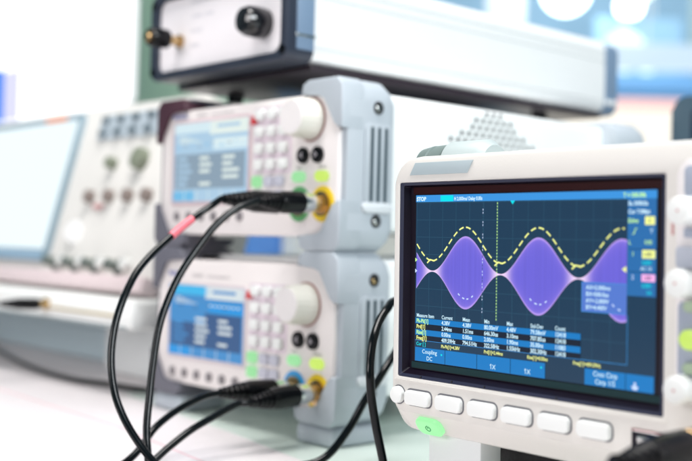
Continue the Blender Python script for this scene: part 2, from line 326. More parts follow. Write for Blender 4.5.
# ------------------------------------------------------------------ signal generators (local origin: front right edge of the fascia, z=0 at fascia bottom)
GX, GY = -.7482, .6635
H = .1356; W = .2994
def generator(z0, dz, label, low):
    t = thing('signal_generator', label, 'signal generator', (GX, GY, z0), 'stacked signal generators')
    zt = H
    # fascia: chamfered right corners
    bm = NB()
    prism(bm, [(-W+.004, 0), (-.022, 0), (0, .024), (0, zt-.030), (-.020, zt), (-W+.004, zt), (-W, zt-.006), (-W, .006)], 0, .045, .0022, 3)
    obj('fascia', bm, M['panel_low' if low else 'panel'], t)
    bm = NB(); prism(bm, rrect(-W+.012, -.012, .0065, zt+.0065, .008), .0455, .44, .002); 
    obj('case', bm, M['case'], t)
    # perforated vent on the right side of the case: dark round holes in a diamond
    bm = NB()
    for i in range(-12, 13):
        for j in range(0, 10):
            if (i+j) % 2 or abs(i) > (3+2.3*j if j < 5 else 12.2-2.3*(j-4)): continue
            lathe(bm, (-.0122, .2325+i*.0056, zt+.0005-j*.0076), (1, 0, 0), [(0, .0029), (.0004, .0029)], 12)
    obj('vent', bm, M['darkhole'], t)
    # bumpers: end rings front and rear
    for side in (1, -1):
        def X(x): return x if side == 1 else -W-x
        for y0, y1, nm in ((.004, .066, 'bumper'), (.432, .500, 'rear_bumper')):
            bm = NB(); zb, zu = -.0136, zt+.0133
            def q(y, ins):   # C shaped ring, outer profile in yz is rounded by inset rings
                return [(X(a), y, b) for a, b in [(-.050, zu-ins), (-.004-ins, zu-ins), (.006-ins, zu-.010-ins*.3), (.008-ins*.5, zu-.022), (.008-ins*.5, zb+.022), (.006-ins, zb+.010+ins*.3), (-.004-ins, zb+ins), (-.050, zb+ins), (-.050, zb+.0095), (-.014, zb+.0095), (-.014, zu-.0095), (-.050, zu-.0095)]]
            r = .016
            ys = [(y0, .002), (y0+.002, 0)]
            ys += [(y1-r+r*math.sin(a), r*(1-math.cos(a))*.55) for a in [i*PI/2/6 for i in range(7)]]
            loft(bm, [q(y, i) for y, i in ys], True, True)
            obj(nm, bm, M['bumper'] if side == 1 else M['bumper_shaded'], t, 50)
        # front corner caps wrapping over the fascia corners
        for up in (1, 0):
            def Zc(z): return zt-z if up else z
            pts = [(X(a), Zc(b)) for a, b in [(-.052, .001), (-.050, -.0095), (-.042, -.0134), (.000, -.0134), (.0075, -.006), (.0082, .034), (.0008, .034), (-.0006, .0295), (-.017, .004), (-.026, .0005), (-.040, -.0005)]]
            bm = NB(); prism(bm, pts, -.004, .024, .002, 3)
            obj('corner_guard', bm, M['bumper'] if side == 1 else (M['bumper_shade_plum'] if up and not low else M['bumper_shaded']), t, 50)
        if low:
            bm = NB(); bx(bm, min(X(-.050), X(.004)), max(X(-.050), X(.004)), -.002, .060, -.0324, -.0140, .005, 3); obj('foot', bm, M['bumper'], t)
            bm = NB(); bx(bm, min(X(-.050), X(.004)), max(X(-.050), X(.004)), .43, .49, -.0324, -.0140, .005, 3); obj('foot', bm, M['bumper'], t)
    # side ribs and screws of the right bumper
    bm = NB()
    prism(bm, rrect(.0245, .0605, .030, zt-.027, .008), .0065, .0096, .001, plane='yz')
    obj('side_plate', bm, M['bumper'], t)
    bm = NB()
    for y in (.0335, .0425, .0515):
        prism(bm, rrect(y-.0020, y+.0020, .034, zt-.031, .0013), .0090, .00985, plane='yz')
    obj('side_groove', bm, pbr('groove_teal', (.02, .045, .06), .5), t)
    bm = NB(); prism(bm, rrect(.0225, .0615, .024, .0335, .0045), .0066, .0110, .0015, plane='yz'); obj('groove_lip', bm, pbr('lip_pale', (.62, .65, .68), .4), t)
    for z in (zt-.0125, .016):
        bm = NB(); lathe(bm, (.0078, .0418, z), (1, 0, 0), [(0, .0062), (.0010, .0062), (.0011, .0056)], 24); obj('screw_hole', bm, M['darkhole'], t)
        bm = NB(); lathe(bm, (.0078, .0405, z-.0005), (1, 0, 0), [(0, .0030), (.0022, .0028), (.0026, .0020)], 20); obj('screw', bm, M['silver'] if not low else M['gold'], t)
    # display
    sT = zt-.0145+dz; sB = (zt-.1000 if not low else zt-.1045); sR = -.1376; sL = -.2735
    bm = NB(); prism(bm, rrect(sL-.004, sR+.004, sB-.004, sT+.003, .004), -.0012, .0015, .0006); obj('screen_frame', bm, pbr('screen_frame_pink', (.62, .47, .50) if not low else (.62, .55, .58), .4), t)
    cols = ['#b0d0e8', '#8fa4b6', '#d9eef6', '#e8f4ef', '#78c0ea'] if not low else ['#4a92cf', '#3d5f8e', '#46bcf0', '#dce6ea', '#2c9ae4']
    mats = [lit('generator_screen', c, .9, .35) for c in cols]
    bm = NB(); Wd = sR-sL; Hd = sT-sB
    def R(a0, a1, b0, b1, mi, lay=0):
        y = -.0014-.0002*lay; v = [bm.verts.new((sL+Wd*a, y, sT-Hd*b)) for a, b in ((a0, b0), (a1, b0), (a1, b1), (a0, b1))]
        bm.faces.new(v[::-1]).material_index = mi
    R(0, 1, 0, 1, 0)
    R(0, .55, 0, .13, 2, 1); R(.5, 1, 0, .17, 3, 1); R(.55, 1, .22, .36, 4 if low else 2, 1)
    R(.02, .97, .40, .84, 1, 1) if not low else (R(.5, .98, .37, .86, 1, 1), R(.02, .5, .52, .86, 1, 1))
    for i in range(5):
        for j in range(3):
            if random.random() < .8: R(.06+j*.31, .06+j*.31+.12+.1*random.random(), .44+i*.08, .48+i*.08, 3 if j else 0, 2)
    R(0, 1, .86, 1, 0, 1); R(0, .3, .87, .99, 4, 2)
    for i in range(1, 6): R(i/6-.004, i/6+.004, .86, 1, 3, 3)
    R(.6, .9, .05, .09, 0, 2)
    for k in range(9): R(.04+.1*k, .04+.1*k+.05, .30-.02*(k % 3), .315-.02*(k % 3), 1 if k % 2 else 4, 2)
    for k in range(7): a_ = .56+.06*k; R(a_, a_+.035, .25, .275, 3, 3)
    for k in range(4): R(.08, .10+.07*k % .3+.08, .17+.025*k, .182+.025*k, 3, 3)
    obj('display', bm, mats, t, 0)
    # printed marks
    zb_ = zt-.0085+dz*.75
    for nm, s, x, z, h_, k in (('brand_lettering', 'RIGOL', -.2785, zb_, .0052, 0), ('model_lettering', 'DG4162', -.232, zb_, .0038, 1), ('title_lettering', 'FUNCTION GENERATOR', -.205, zb_, .0026, 1),
                     ('key_lettering', 'Sync', -.060, zt-.0705+dz, .003, 1), ('key_lettering', 'Output', -.028, zt-.0705+dz, .003, 1)):
        bm = NB(); text(bm, s, x, z, h_, -.0004, 0, sx=1.4 if k == 0 else 1, thick=.02 if k == 0 else 0); obj(nm, bm, M['print_grey' if k else 'print_blue'], t, 0)
    # keypad
    bm = NB(); prism(bm, rrect(-.130, -.068, zt-.074+dz, zt-.007+dz, .004), -.0004, .0002, mi=0); obj('keypad_field', bm, pbr('keypad_lilac', (.72, .62, .68), .45), t)
    bm = NB(); prism(bm, [(-.132, zt-.0235+dz), (-.124, zt-.0225+dz), (-.122, zt-.0145+dz), (-.130, zt-.0155+dz)], -.004, .0, .0006); obj('red_key', bm, M['red'], t)
    for zc in (.0145, .0314, .0485, .0645):
        for xc in (-.1172, -.0982, -.0792):
            bm = NB(); prism(bm, rrect(xc-.0062, xc+.0062, zt-zc-.0052+dz, zt-zc+.0052+dz, .0018), -.0050, .0, .0012); obj('key', bm, M['key'], t)
    # lit keys
    for xc, zc, wd, mt in ((-.1212, .0816, .0068, 'key_green'), (-.1212, .0960, .0068, 'key_green')):
        if zc > .09 and not low: mt = 'greypanel'
        bm = NB(); prism(bm, rrect(xc-wd, xc+wd, zt-zc-.0055+dz, zt-zc+.0055+dz, .002), -.0035, 0, .001); obj('lit_key', bm, M[mt], t)
        for k in (0, 1):
            bm = NB(); prism(bm, rrect(xc+.012+k*.0165, xc+.026+k*.0165, zt-zc-.0050+dz, zt-zc+.0050+dz, .002), -.0030, 0, .001); obj('key', bm, pbr('key_lilac_grey', (.52, .52, .60), .4), t)
    for xc, mt in ((-.0551, 'key_green'), (-.0212, 'key_lime')):
        bm = NB(); prism(bm, rrect(xc-.0092, xc+.0092, zt-.0784-.0050+dz, zt-.0784+.0050+dz, .0048), -.0035, 0, .001); obj('output_key', bm, M[mt], t)
    # knob
    kz = zt-.0238+dz
    bm = NB(); lathe(bm, (-.0405, .0002, kz), (0, -1, 0), [(0, .0215), (.0012, .0212)], 48); obj('knob_shadow_disc', bm, pbr('knob_shadow_red', (.35, .17, .15), .5), t)  # flat reddish disc paints the shadow around the knob base
    bm = NB(); lathe(bm, (-.0405, -.001, kz), (0, -1, 0), [(0, .0200), (.003, .0197), (.0215, .0180), (.0235, .0172), (.0240, .0160)], 96, flute=1, fl=-.018)
    kn = obj('knob', bm, M['knob'], t, 60)
    bm = NB(); lathe(bm, (-.0405, -.025, kz), (0, -1, 0), [(0, .0160), (.0006, .0158)], 48); obj('knob_cap', bm, M['knobcap'], kn)
    # arrow keys
    for xc in (-.0499, -.0285):
        bm = NB(); lathe(bm, (xc, 0, zt-.0580+dz), (0, -1, 0), [(0, .0080), (.003, .0078), (.004, .0066)], 28); ak = obj('arrow_key', bm, M['black'], t)
        bm = NB(); s_ = -1 if xc < -.04 else 1
        prism(bm, [(xc-.002*s_, zt-.0545+dz), (xc+.003*s_, zt-.0580+dz), (xc-.002*s_, zt-.0615+dz)], -.0044, -.0041); obj('arrow_mark', bm, M['print_grey'], ak)
    # soft keys under the display
    for k in range(6):
        xc = -.266+k*.0232
        bm = NB(); lathe(bm, (xc, 0, (zt-.1160 if not low else zt-.1235)), (0, -1, 0), [(0, .0052), (.002, .0050), (.0025, .0042)], 20); obj('soft_key', bm, pbr('softkey_grey', (.20, .18, .19), .4), t)
    # output sockets
    bz = zt-.1045+(dz*1.05 if low else 0)
    for xc, mt in ((-.0208, 'yellowring'), (-.055, 'bluering' if low else 'greenring')):
        bm = NB()
        lathe(bm, (xc, 0, bz), (0, -1, 0), [(0, .0170), (.0005, .0170)], 48)
        pr_ = obj('socket_ring', bm, M[mt], t)
        bm = NB()
        lathe(bm, (xc, -.0005, bz), (0, -1, 0), [(0, .0118), (.0025, .0118), (.0027, .0092), (.0060, .0092), (.0062, .0078), (.016, .0076)], 36)
        obj('output_socket', bm, M['gold'], t, 30)
    return t
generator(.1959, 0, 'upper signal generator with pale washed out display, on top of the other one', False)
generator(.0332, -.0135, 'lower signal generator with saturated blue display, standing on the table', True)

# ------------------------------------------------------------------ aluminium amplifier box on top
t = thing('amplifier_box', 'long white aluminium instrument box with navy end frames on top of the generators', 'instrument box', (GX, GY, .3315))
xL, xR, zB, zT = -.331, -.080, .038, .1365
bm = NB()
o_ = rrect(xL, xR, zB, zT, .013, 6); i_ = rrect(xL+.014, xR-.010, zB+.009, zT-.008, .012, 6); i2 = rrect(xL+.017, xR-.013, zB+.012, zT-.011, .009, 6)
loft(bm, [[(a, .034, b) for a, b in i2], [(a, .034, b) for a, b in o_], [(a, .001, b) for a, b in o_],
          [(a, -.001, b) for a, b in rrect(xL+.0015, xR-.0015, zB+.0015, zT-.0015, .012, 6)], [(a, -.001, b) for a, b in i_], [(a, .005, b) for a, b in i_]])
obj('front_frame', bm, M['navy'], t)
bm = NB()
bx(bm, xR-.0004, xR+.0012, .011, .0335, zB+.012, zT-.012, .0005); obj('frame_side_plate', bm, M['navy2'], t)
bm = NB(); bx(bm, xR+.0005, xR+.0022, .010, .0345, .0625, .0655, .0005); obj('frame_trim', bm, M['silver'], t)
bm = NB(); prism(bm, rrect(xL+.013, xR-.009, zB+.008, zT-.007, .011), .0042, .030); obj('front_plate', bm, pbr('plate_white_pink', (.92, .88, .90), .4, var=.04), t)
for i in range(4):
    bm = NB(); text(bm, ('MICROWAVE AMPLIFIER', '10 MHz - 6 GHz', 'RF OUT', 'GAIN')[i], -.255, .118-i*.016, .0045, .0040, 0)
    obj('lettering', bm, pbr('faint_print', (.55, .56, .62), .5), t, 0)
for x, z in ((xR-.0065, zB+.0105), (xL+.007, zT-.012), (xL+.007, zB+.0105), (xR-.0065, zT-.012)):
    bm = NB(); lathe(bm, (x, -.0008, z), (0, -1, 0), [(0, .0048), (.0008, .0048), (.0009, .0035)], 20); obj('corner_bolt', bm, M['black'], t)
bm = NB()
lathe(bm, (-.1235, .004, .0790), (0, -1, 0), [(0, .0150), (.004, .0158), (.010, .0160), (.022, .0150), (.027, .0125), (.029, .008), (.0295, .001)], 36); obj('black_knob', bm, pbr('glossy_black', (.004, .004, .006), .12, coat=.5), t)
bm = NB(); lathe(bm, (-.2760, .0042, .0795), (0, -1, 0), [(0, .0075), (.003, .0075), (.0031, .0052), (.018, .0052)], 24); sc_ = obj('gold_socket', bm, M['gold'], t)
bm = NB(); lathe(bm, (-.2760, -.0135, .0795), (0, -1, 0), [(0, .0102), (.002, .0108), (.020, .0108), (.0225, .0095), (.023, .004)], 32); obj('dust_cap', bm, M['black'], sc_)
bm = NB(); lathe(bm, (-.2760, -.0362, .0795), (0, -1, 0), [(0, .0065), (.003, .0065), (.004, .005)], 24); obj('cap_tip', bm, M['gold'], sc_)
# extruded case with grooves along the sides
prof = []
for a, b in rrect(xL+.001, xR-.0006, zB+.001, zT-.001, .015, 8): prof.append((a, b))
def groove(pts):
    out = []
    n = len(pts)
    for i, (a, b) in enumerate(pts):
        out.append((a, b)); a2, b2 = pts[(i+1) % n]
        if abs(a-a2) < 1e-6 and abs(b-b2) > .03:
            s = 1 if b2 > b else -1; inw = -1 if a > -.2 else 1
            zs = (.0535, .1055, .1160) if s > 0 else (.1160, .1055, .0535)
            for z in zs: out += [(a, z-s*.0014), (a+inw*.0022, z-s*.0009), (a+inw*.0022, z+s*.0009), (a, z+s*.0014)]
    return out
prof = groove(prof)
bm = NB(); prism(bm, prof, .0342, .535); obj('case', bm, M['alu'], t, 25)
bm = NB(); prism(bm, rrect(xL, xR+.0006, zB-.0005, zT-.004, .012), .5352, .562, .002); obj('rear_frame', bm, M['navy2'], t)
bm = NB(); bx(bm, xR, xR+.003, .536, .561, .050, .056, .0005); obj('frame_trim', bm, M['alu'], t)
for x in (xL+.03, xR-.04):
    for y in (.10, .45):
        bm = NB(); lathe(bm, (x, y, zB+.001), (0, 0, -1), [(0, .011), (.0175, .009)], 20); obj('foot', bm, M['black'], t)
bm = NB(); bx(bm, xL+.004, xR-.006, .036, .534, zB-.006, zB+.0005, .001); obj('bottom_cover', bm, pbr('cover_plum', (.022, .013, .02), .35, var=.1), t)

# ------------------------------------------------------------------ oscilloscope
SO = Vector((-.5402, .556, .2255)); US = Vector((.9997, -.0243, 0)); DS = Vector((.0243, .9995, .0188)).normalized(); VS = US.cross(DS).normalized()
mt = Matrix((US, DS, VS)).transposed().to_4x4()
sp = thing('oscilloscope', 'white bench oscilloscope in front, its display lit with violet waves', 'oscilloscope')
base = SO+US*.12-VS*.2243; mt.translation = base; sp.matrix_world = mt
# part meshes are built about the display corner, then moved to the base
OFF = Vector((-.12, 0, .2243))
def sobj(name, bm, mats, parent=sp, smooth=35):
    bmesh.ops.translate(bm, vec=OFF, verts=bm.verts); return obj(name, bm, mats, parent, smooth)
SR = .36
oL, oR, oT, oB = -.0191, .2021, .0100, -.1305      # bezel opening
bm = NB()
def ring(x0, x1, z0, z1, r, y): return [(a, y, b) for a, b in rrect(x0, x1, z0, z1, r, 8)]
loft(bm, [ring(oL+.001, oR-.001, oB+.001, oT-.001, .0010, .012), ring(oL, oR, oB, oT, .0015, .0004), ring(oL-.0006, oR+.0006, oB-.0006, oT+.0006, .0018, 0),
          ring(oL-.003, oR+.003, oB-.0022, oT+.002, .003, 0),
          ring(-.0235, SR-.01, -.1550, .0250, (.012, .012, .020, .020), 0),
          ring(-.0250, SR-.008, -.1562, .0270, (.013, .013, .021, .021), .0012),
          ring(-.0285, SR-.002, -.1690, .0290, (.018, .018, .023, .023), .010),
          ring(-.0292, SR, -.1712, .0290, (.019, .019, .023, .023), .016),
          ring(-.0292, SR, -.1712, .0285, (.019, .019, .023, .023), .040),
          ring(-.0260, SR-.003, -.1680, .0250, (.019, .019, .023, .023), .046),
          ring(-.0240, SR-.005, -.1660, .0230, (.019, .019, .023, .023), .125)], False, True)
sobj('body', bm, M['shell'])
# raised ridge lines above and below the key row
bm = NB(); bx(bm, -.0215, .205, -.0009, .001, -.1330, -.1322, .0003); sobj('ridge', bm, M['shell'])
# inner bezel
E_ = .007
bm = NB()
loft(bm, [ring(oL+.0002, oR-.0002, oB+.0002, oT-.0002, .0015, .0006), ring(oL+.0030, oR-.0030, oB+.0025, oT-.0022, .0012, .0016)])
sobj('bezel_rim', bm, M['bezrim'], sp, 15)
bm = NB()
loft(bm, [ring(oL+.0030, oR-.0030, oB+.0025, oT-.0022, .0012, .0016), ring(oL+.0050, oR-.0042, oB+.0060, oT-.0030, .001, .0068)])
loft(bm, [ring(oL+.0050, oR-.0042, oB+.0060, oT-.0030, .001, .0068), ring(-.0085, .1918, -.1187, .0003, .0005, .00705)])
sobj('bezel', bm, M['bezel'], sp, 10)
bm = NB(); bx(bm, -.0105, .1975, .0058, .0066, .0016, .0066); sobj('bezel_top_reflection', bm, M['maroon'])
bm = NB(); bx(bm, -.0105, .1975, .0058, .0066, -.1238, -.1194); sobj('bezel_bottom_reflection', bm, M['tealstrip'])
for x in (.004, .0343, .0645, .0947, .125, .1553):
    bm = NB(); bx(bm, x-.0005, x+.0005, .0004, .0012, -.1296, -.1284); sobj('key_tick', bm, M['darkhole'])

# display --------------------------------------------------------
ZS = (.0003, -.11865)
def U(X): return -.0078+X/800*.1992
def V(Y): return ZS[0]+Y/480*(ZS[1]-ZS[0])
KX = .1992/800; KY = .11895/480
DC = ['#1b3a54', '#3a92dc', '#2a6cab', '#0f78c0', '#00dce8', '#cdefff', '#f4fa96', '#c8ff9a', '#ffb8f0', '#2a5068', '#0a2f5c', '#c9dcff', '#5478cc', '#0c1c30']
DM = [lit('display_'+n, c, 1.0, .22) for n, c in zip(('ground', 'bar', 'column', 'stripe', 'cyan', 'text', 'yellow', 'lime', 'pink', 'grid', 'dark', 'pale', 'popup', 'black'), DC)]
G_, BAR, COL, STR, CY, TX, YE, LI, PK, GR, DK, PA, PO, BL = range(14)
def rect(bm, x0, x1, y0, y1, mi, lay):
    y = E_-.0001*lay
    v = [bm.verts.new((U(a), y, V(b))) for a, b in ((x0, y1), (x1, y1), (x1, y0), (x0, y0))]
    bm.faces.new(v).material_index = mi
def stx(bm, s, X, Y, hpx, mi, lay=8, sx=1., align='LEFT', thick=.012): text(bm, s, U(X), V(Y), hpx*1.0*KY, E_-.0001*lay, mi, align, sx, thick)
bm = NB(); rect(bm, -4, 803, -2, 481, G_, 0); disp = sobj('screen', bm, DM, sp, 0)
bm = NB()
for i in range(0, 15): rect(bm, 726*i/14-.7, 726*i/14+.7, 20, 418, GR, 1)
for j in range(0, 9): rect(bm, 0, 726, 20+398*j/8-.7, 20+398*j/8+.7, GR, 1)
for i in range(0, 71): rect(bm, 726*i/70-.5, 726*i/70+.5, 216, 222, GR, 1)
for j in range(0, 41): rect(bm, 360, 366, 20+398*j/40-.5, 20+398*j/40+.5, GR, 1)
sobj('grid', bm, DM, disp, 0)
# violet lobes with a display colour attribute
def amp(X): return 50*(1-math.cos(2*PI*(X-66)/256.8))+1.6
bm = NB(); cl = bm.loops.layers.float_color.new('Col')
NX, NY = 420, 20; grid = []
for i in range(NX+1):
    X = 1+i*(722-1)/NX; a = amp(X); col = []
    for j in range(NY+1):
        s = -1+2*j/NY; s = math.copysign(abs(s)**.8, s); col.append((bm.verts.new((U(X), E_-.0003, V(217+s*a))), X, s, a))
    grid.append(col)
rnd = [random.uniform(-1, 1) for _ in range(NX+1)]
def lc(X, s, a, i):
    e = abs(s)*a; dist = a-e                       # px from the edge of the envelope
    edge = math.exp(-dist/2.4); node = math.exp(-((a-1.6)/11)**1.3)
    body = Vector((.125, .105, .58))*(1+.05*rnd[i])
    pk = Vector((.60, .40, .88)); wh = Vector((1., .78, .88))
    c = body.lerp(pk.lerp(wh, .6*math.exp(-a/30)), edge*.9); c = c.lerp(wh, node)
    c = c.lerp(Vector((.34, .22, .74)), .35*math.exp(-(dist/16)))
    return (*c, 1)
for i in range(NX):
    for j in range(NY):
        q = [grid[i][j], grid[i][j+1], grid[i+1][j+1], grid[i+1][j]]
        f = bm.faces.new([v[0] for v in q])
        for l, v, ii in zip(f.loops, q, (i, i, i+1, i+1)): l[cl] = lc(v[1], v[2], v[3], ii)
wm = bpy.data.materials.new('display_violet_wave'); wm.use_nodes = True; nt = wm.node_tree; b = nt.nodes['Principled BSDF']
b.inputs['Base Color'].default_value = (.01, .01, .01, 1); b.inputs['Roughness'].default_value = .22; b.inputs['Specular IOR Level'].default_value = .2; b.inputs['Emission Strength'].default_value = 1.12
vc = nt.nodes.new('ShaderNodeVertexColor'); vc.layer_name = 'Col'; nt.links.new(vc.outputs[0], b.inputs['Emission Color'])
sobj('waveform', bm, wm, disp, 0)
# dashed yellow trace
bm = NB()
def ydash(X): return 187-97*(1-math.cos(2*PI*(X-66)/256.8))/2
def stroke(bm, pts, wpx, mi, lay):
    y = E_-.0001*lay; L = []; 
    for i, (X, Y) in enumerate(pts):
        a = pts[max(i-1, 0)]; c = pts[min(i+1, len(pts)-1)]; dx, dy = c[0]-a[0], c[1]-a[1]; n = math.hypot(dx, dy) or 1
        nx, ny = -dy/n*wpx/2, dx/n*wpx/2
        L.append((bm.verts.new((U(X+nx), y, V(Y+ny))), bm.verts.new((U(X-nx), y, V(Y-ny)))))
    for (a, b_), (c, d_) in zip(L, L[1:]): bm.faces.new((a, b_, d_, c)).material_index = mi
X = 3.; on = True
while X < 712:
    L = 17 if on else 9; pts = [(X, ydash(X))]; acc = 0
    while acc < L and X < 715:
        x2 = X+1.; acc += math.hypot(1., ydash(x2)-ydash(X)); X = x2; pts.append((X, ydash(X)))
    if on: stroke(bm, pts, 4.2, YE, 6)
    on = not on
for c in (66, 322.8, 579.6):
    stroke(bm, [(c-20, 194), (c-8, 184), (c+8, 187), (c+14, 184)], 4.4, YE, 7)
sobj('dashed_trace', bm, DM, disp, 0)
bm = NB()
for c in (199, 455, 712):
    for a, b_ in ((-30, -24), (-14, -6), (2, 9), (20, 26)):
        if c+b_ < 720: stroke(bm, [(c+x, 290-(x/30)**2*14) for x in (a, b_)], 3.6, PA, 7)
sobj('inner_trace', bm, DM, disp, 0)
# cursors
bm = NB()
for xc, mi, wpx in ((258, GR, 2.0), (309.5, LI, 2.2)):
    y = 22
    while y < 345: rect(bm, xc-wpx/2, xc+wpx/2, y, y+5, mi if mi == LI else PA if int(y) % 2 else GR, 5); y += 8.5
v = [bm.verts.new((U(a), E_-.0006, V(b_))) for a, b_ in ((355, 18), (371, 18), (363, 28))]; bm.faces.new(v).material_index = CY
for yy, mi in ((186, LI), (218, PA)):
    v = [bm.verts.new((U(a), E_-.0006, V(b_))) for a, b_ in ((-3, yy-6), (6, yy), (-3, yy+6))]; bm.faces.new(v).material_index = mi
v = [bm.verts.new((U(a), E_-.0009, V(b_))) for a, b_ in ((722, 181), (709, 189), (722, 197))]; bm.faces.new(v).material_index = YE
sobj('cursor_lines', bm, DM, disp, 0)
# top bar and right column
bm = NB()
rect(bm, -4, 803, -2, 18, BAR, 2); rect(bm, 95, 145, 0, 17, CY, 3)
rect(bm, 723, 803, 18, 252, COL, 4)
rect(bm, 728, 803, 138.5, 140, DK, 6); rect(bm, 728, 803, 193, 194.5, DK, 6)
stx(bm, 'STOP', 1, 14.5, 11.5, TX, thick=.05); stx(bm, 'H 2.000ms/ Delay 0.00s', 150, 14.5, 10, TX, sx=.80, thick=.03)
stx(bm, 'T = 500.00k', 711, 14.5, 11, LI, sx=.85, thick=.03)
stx(bm, 'Sa 500kSa', 725, 34, 10.5, TX, sx=.95, thick=.03); stx(bm, 'Cur 7.0Mpt', 725, 54, 10.5, TX, sx=.9, thick=.03)
stx(bm, 'Edge', 725, 76, 11, LI, thick=.02); rect(bm, 772, 799, 61, 81, YE, 7); stx(bm, '1', 781, 77, 12, DK, 9)
stroke(bm, [(737, 103), (742, 103), (746, 90), (751, 90)], 2.2, LI, 8); stx(bm, 'T', 786, 101, 11, TX)
stx(bm, 'L', 727, 128, 10, LI); stx(bm, '0.00', 772, 127, 10, LI, sx=.85)
rect(bm, 765, 801, 141, 161, YE, 7); stx(bm, '1.00V', 768, 156, 10, DK, 9, sx=.8); stx(bm, '1', 736, 156, 11, LI)
stx(bm, '0.00V', 765, 176, 10, CY, sx=.85); stx(bm, 'AC 1X', 761, 190, 9.5, TX, sx=.85)
rect(bm, 764, 801, 199, 216, PK, 7); stx(bm, '1.00V', 768, 212, 10, DK, 9, sx=.8); stx(bm, '2', 736, 212, 11, PA)
stx(bm, '0.00V', 765, 231, 10, CY, sx=.85); stx(bm, '1X', 777, 247, 9.5, CY)
sobj('status_bar', bm, DM, disp, 0)
# readout table
bm = NB()
rect(bm, 0, 588, 355, 371, STR, 4); rect(bm, 0, 588, 388, 404.5, STR, 4); rect(bm, 0, 588, 371, 388, BL, 3); rect(bm, 0, 588, 404.5, 419, BL, 3)
rect(bm, 0, 726, 419, 420.2, BAR, 5); rect(bm, 724.8, 726, 300, 420, BAR, 5)
for x, s in zip((6, 107, 188, 268, 348, 429, 509), ('Measure Item', 'Current', 'Mean', 'Min', 'Max', 'Std-Dev', 'Count')): stx(bm, s, x, 352, 11, TX, sx=.85, thick=.02)
rows = [('Pk-Pk[1]', '4.38V', '4.38V', '80.00mV', '4.48V', '79.58mV', '12418'), ('Prd[1]', '2.44ms', '1.51ms', '646.30us', '3.10ms', '707.85us', '12418'),
        ('Rise[1]', '0.00ns', '0.00ns', '2.00ns', '1.90ms', '35.00ns', '11083'), ('Freq[1]', '409.59Hz', '794.51Hz', '322.58Hz', '1.55kHz', '302.30Hz', '12418')]
for k, r_ in enumerate(rows):
    for j, (x, s) in enumerate(zip((6, 107, 188, 268, 348, 429, 509), r_)):
        stx(bm, s, x, 368+k*16.5, 11.5, (LI if k % 2 == 0 else YE) if j == 0 else TX, sx=.88, thick=.028)
stx(bm, 'Cur [ ]', 6, 434, 10, CY, thick=.015)
for x, s in ((106, 'Pk-Pk[1]=4.38V'), (268, 'Prd[1]=2.44ms'), (419, 'Rise[1]=0.00ns'), (567, 'Freq[1]=409.59Hz')): stx(bm, s, x, 434, 9.5, YE, sx=.86, thick=.02)
sobj('readout_table', bm, DM, disp, 0)
# popup with cursor values
bm = NB()
rect(bm, 590, 723, 224, 299, PO, 5)
rect(bm, 590, 723, 224, 225.5, BAR, 6); rect(bm, 590, 591.5, 224, 299, BAR, 6); rect(bm, 590, 723, 297.5, 299, BAR, 6)
for k, s in enumerate(('AX=2.000ms', 'BX=500.0us', 'AY=-2.800V', 'BY=4.400V')): stx(bm, s, 604, 242+k*16.5, 10.5, TX, sx=.95, thick=.02)
sobj('popup', bm, DM, disp, 0)
# soft key labels
bm = NB()
for a, b_ in ((0, 119), (121, 240), (242, 360), (362, 477)): rect(bm, a, b_, 440, 480, STR, 4)
stx(bm, 'Coupling', 60, 456, 12, TX, align='CENTER'); stx(bm, 'DC', 60, 475, 12, TX, align='CENTER'); rect(bm, 104, 110, 452, 457, CY, 6)
stroke(bm, [(291, 465), (295, 461)], 2.4, TX, 8); stroke(bm, [(411, 465), (415, 461)], 2.4, TX, 8)
stx(bm, '1X', 300, 474, 12.5, TX, align='CENTER'); stx(bm, '1X', 420, 474, 12.5, TX, align='CENTER'); rect(bm, 463, 468, 450, 455, CY, 6)
sobj('softkey_labels', bm, DM, disp, 0)
bm = NB()
for a, b_ in ((602, 721), (723, 800)): rect(bm, a, b_, 440, 480, STR, 4)
stx(bm, 'Cnss Ctrp', 664, 456, 12.5, TX, align='CENTER'); stx(bm, 'Ctrp 1/2', 664, 475, 12.5, TX, align='CENTER')
rect(bm, 742, 756, 468, 477, PA, 6); rect(bm, 746, 752, 459, 468, PA, 7); stroke(bm, [(739, 470), (759, 470)], 3, PA, 7)
sobj('softkey_labels', bm, DM, disp, 0)

# keys
for x in (.0036, .0340, .0645, .0945, .1250, .1555):
    bm = NB(); pill(bm, x-.0120, x+.0120, -.1494, -.1391, .0036, .001, -.0042+random.uniform(-.0002, .0002), .0016); sobj('menu_key', bm, M['key'])
    bm = NB(); prism(bm, rrect(x-.0131, x+.0131, -.1504, -.1379, .0045), -.0002, .0008); sobj('key_gap', bm, pbr('key_gap_grey', (.16, .16, .18), .6))
bm = NB(); lathe(bm, (-.0171, .001, -.1437), (0, -1, 0), [(0, .0062), (.0045, .0060), (.0058, .0048), (.0062, .002)], 32); sobj('back_key', bm, M['key'])
bm = NB(); lathe(bm, (-.0171, .001, -.1437), (0, -1, 0), [(0, .0070), (.0012, .0070)], 32); sobj('key_gap', bm, pbr('key_gap_grey', (.16, .16, .18), .6))
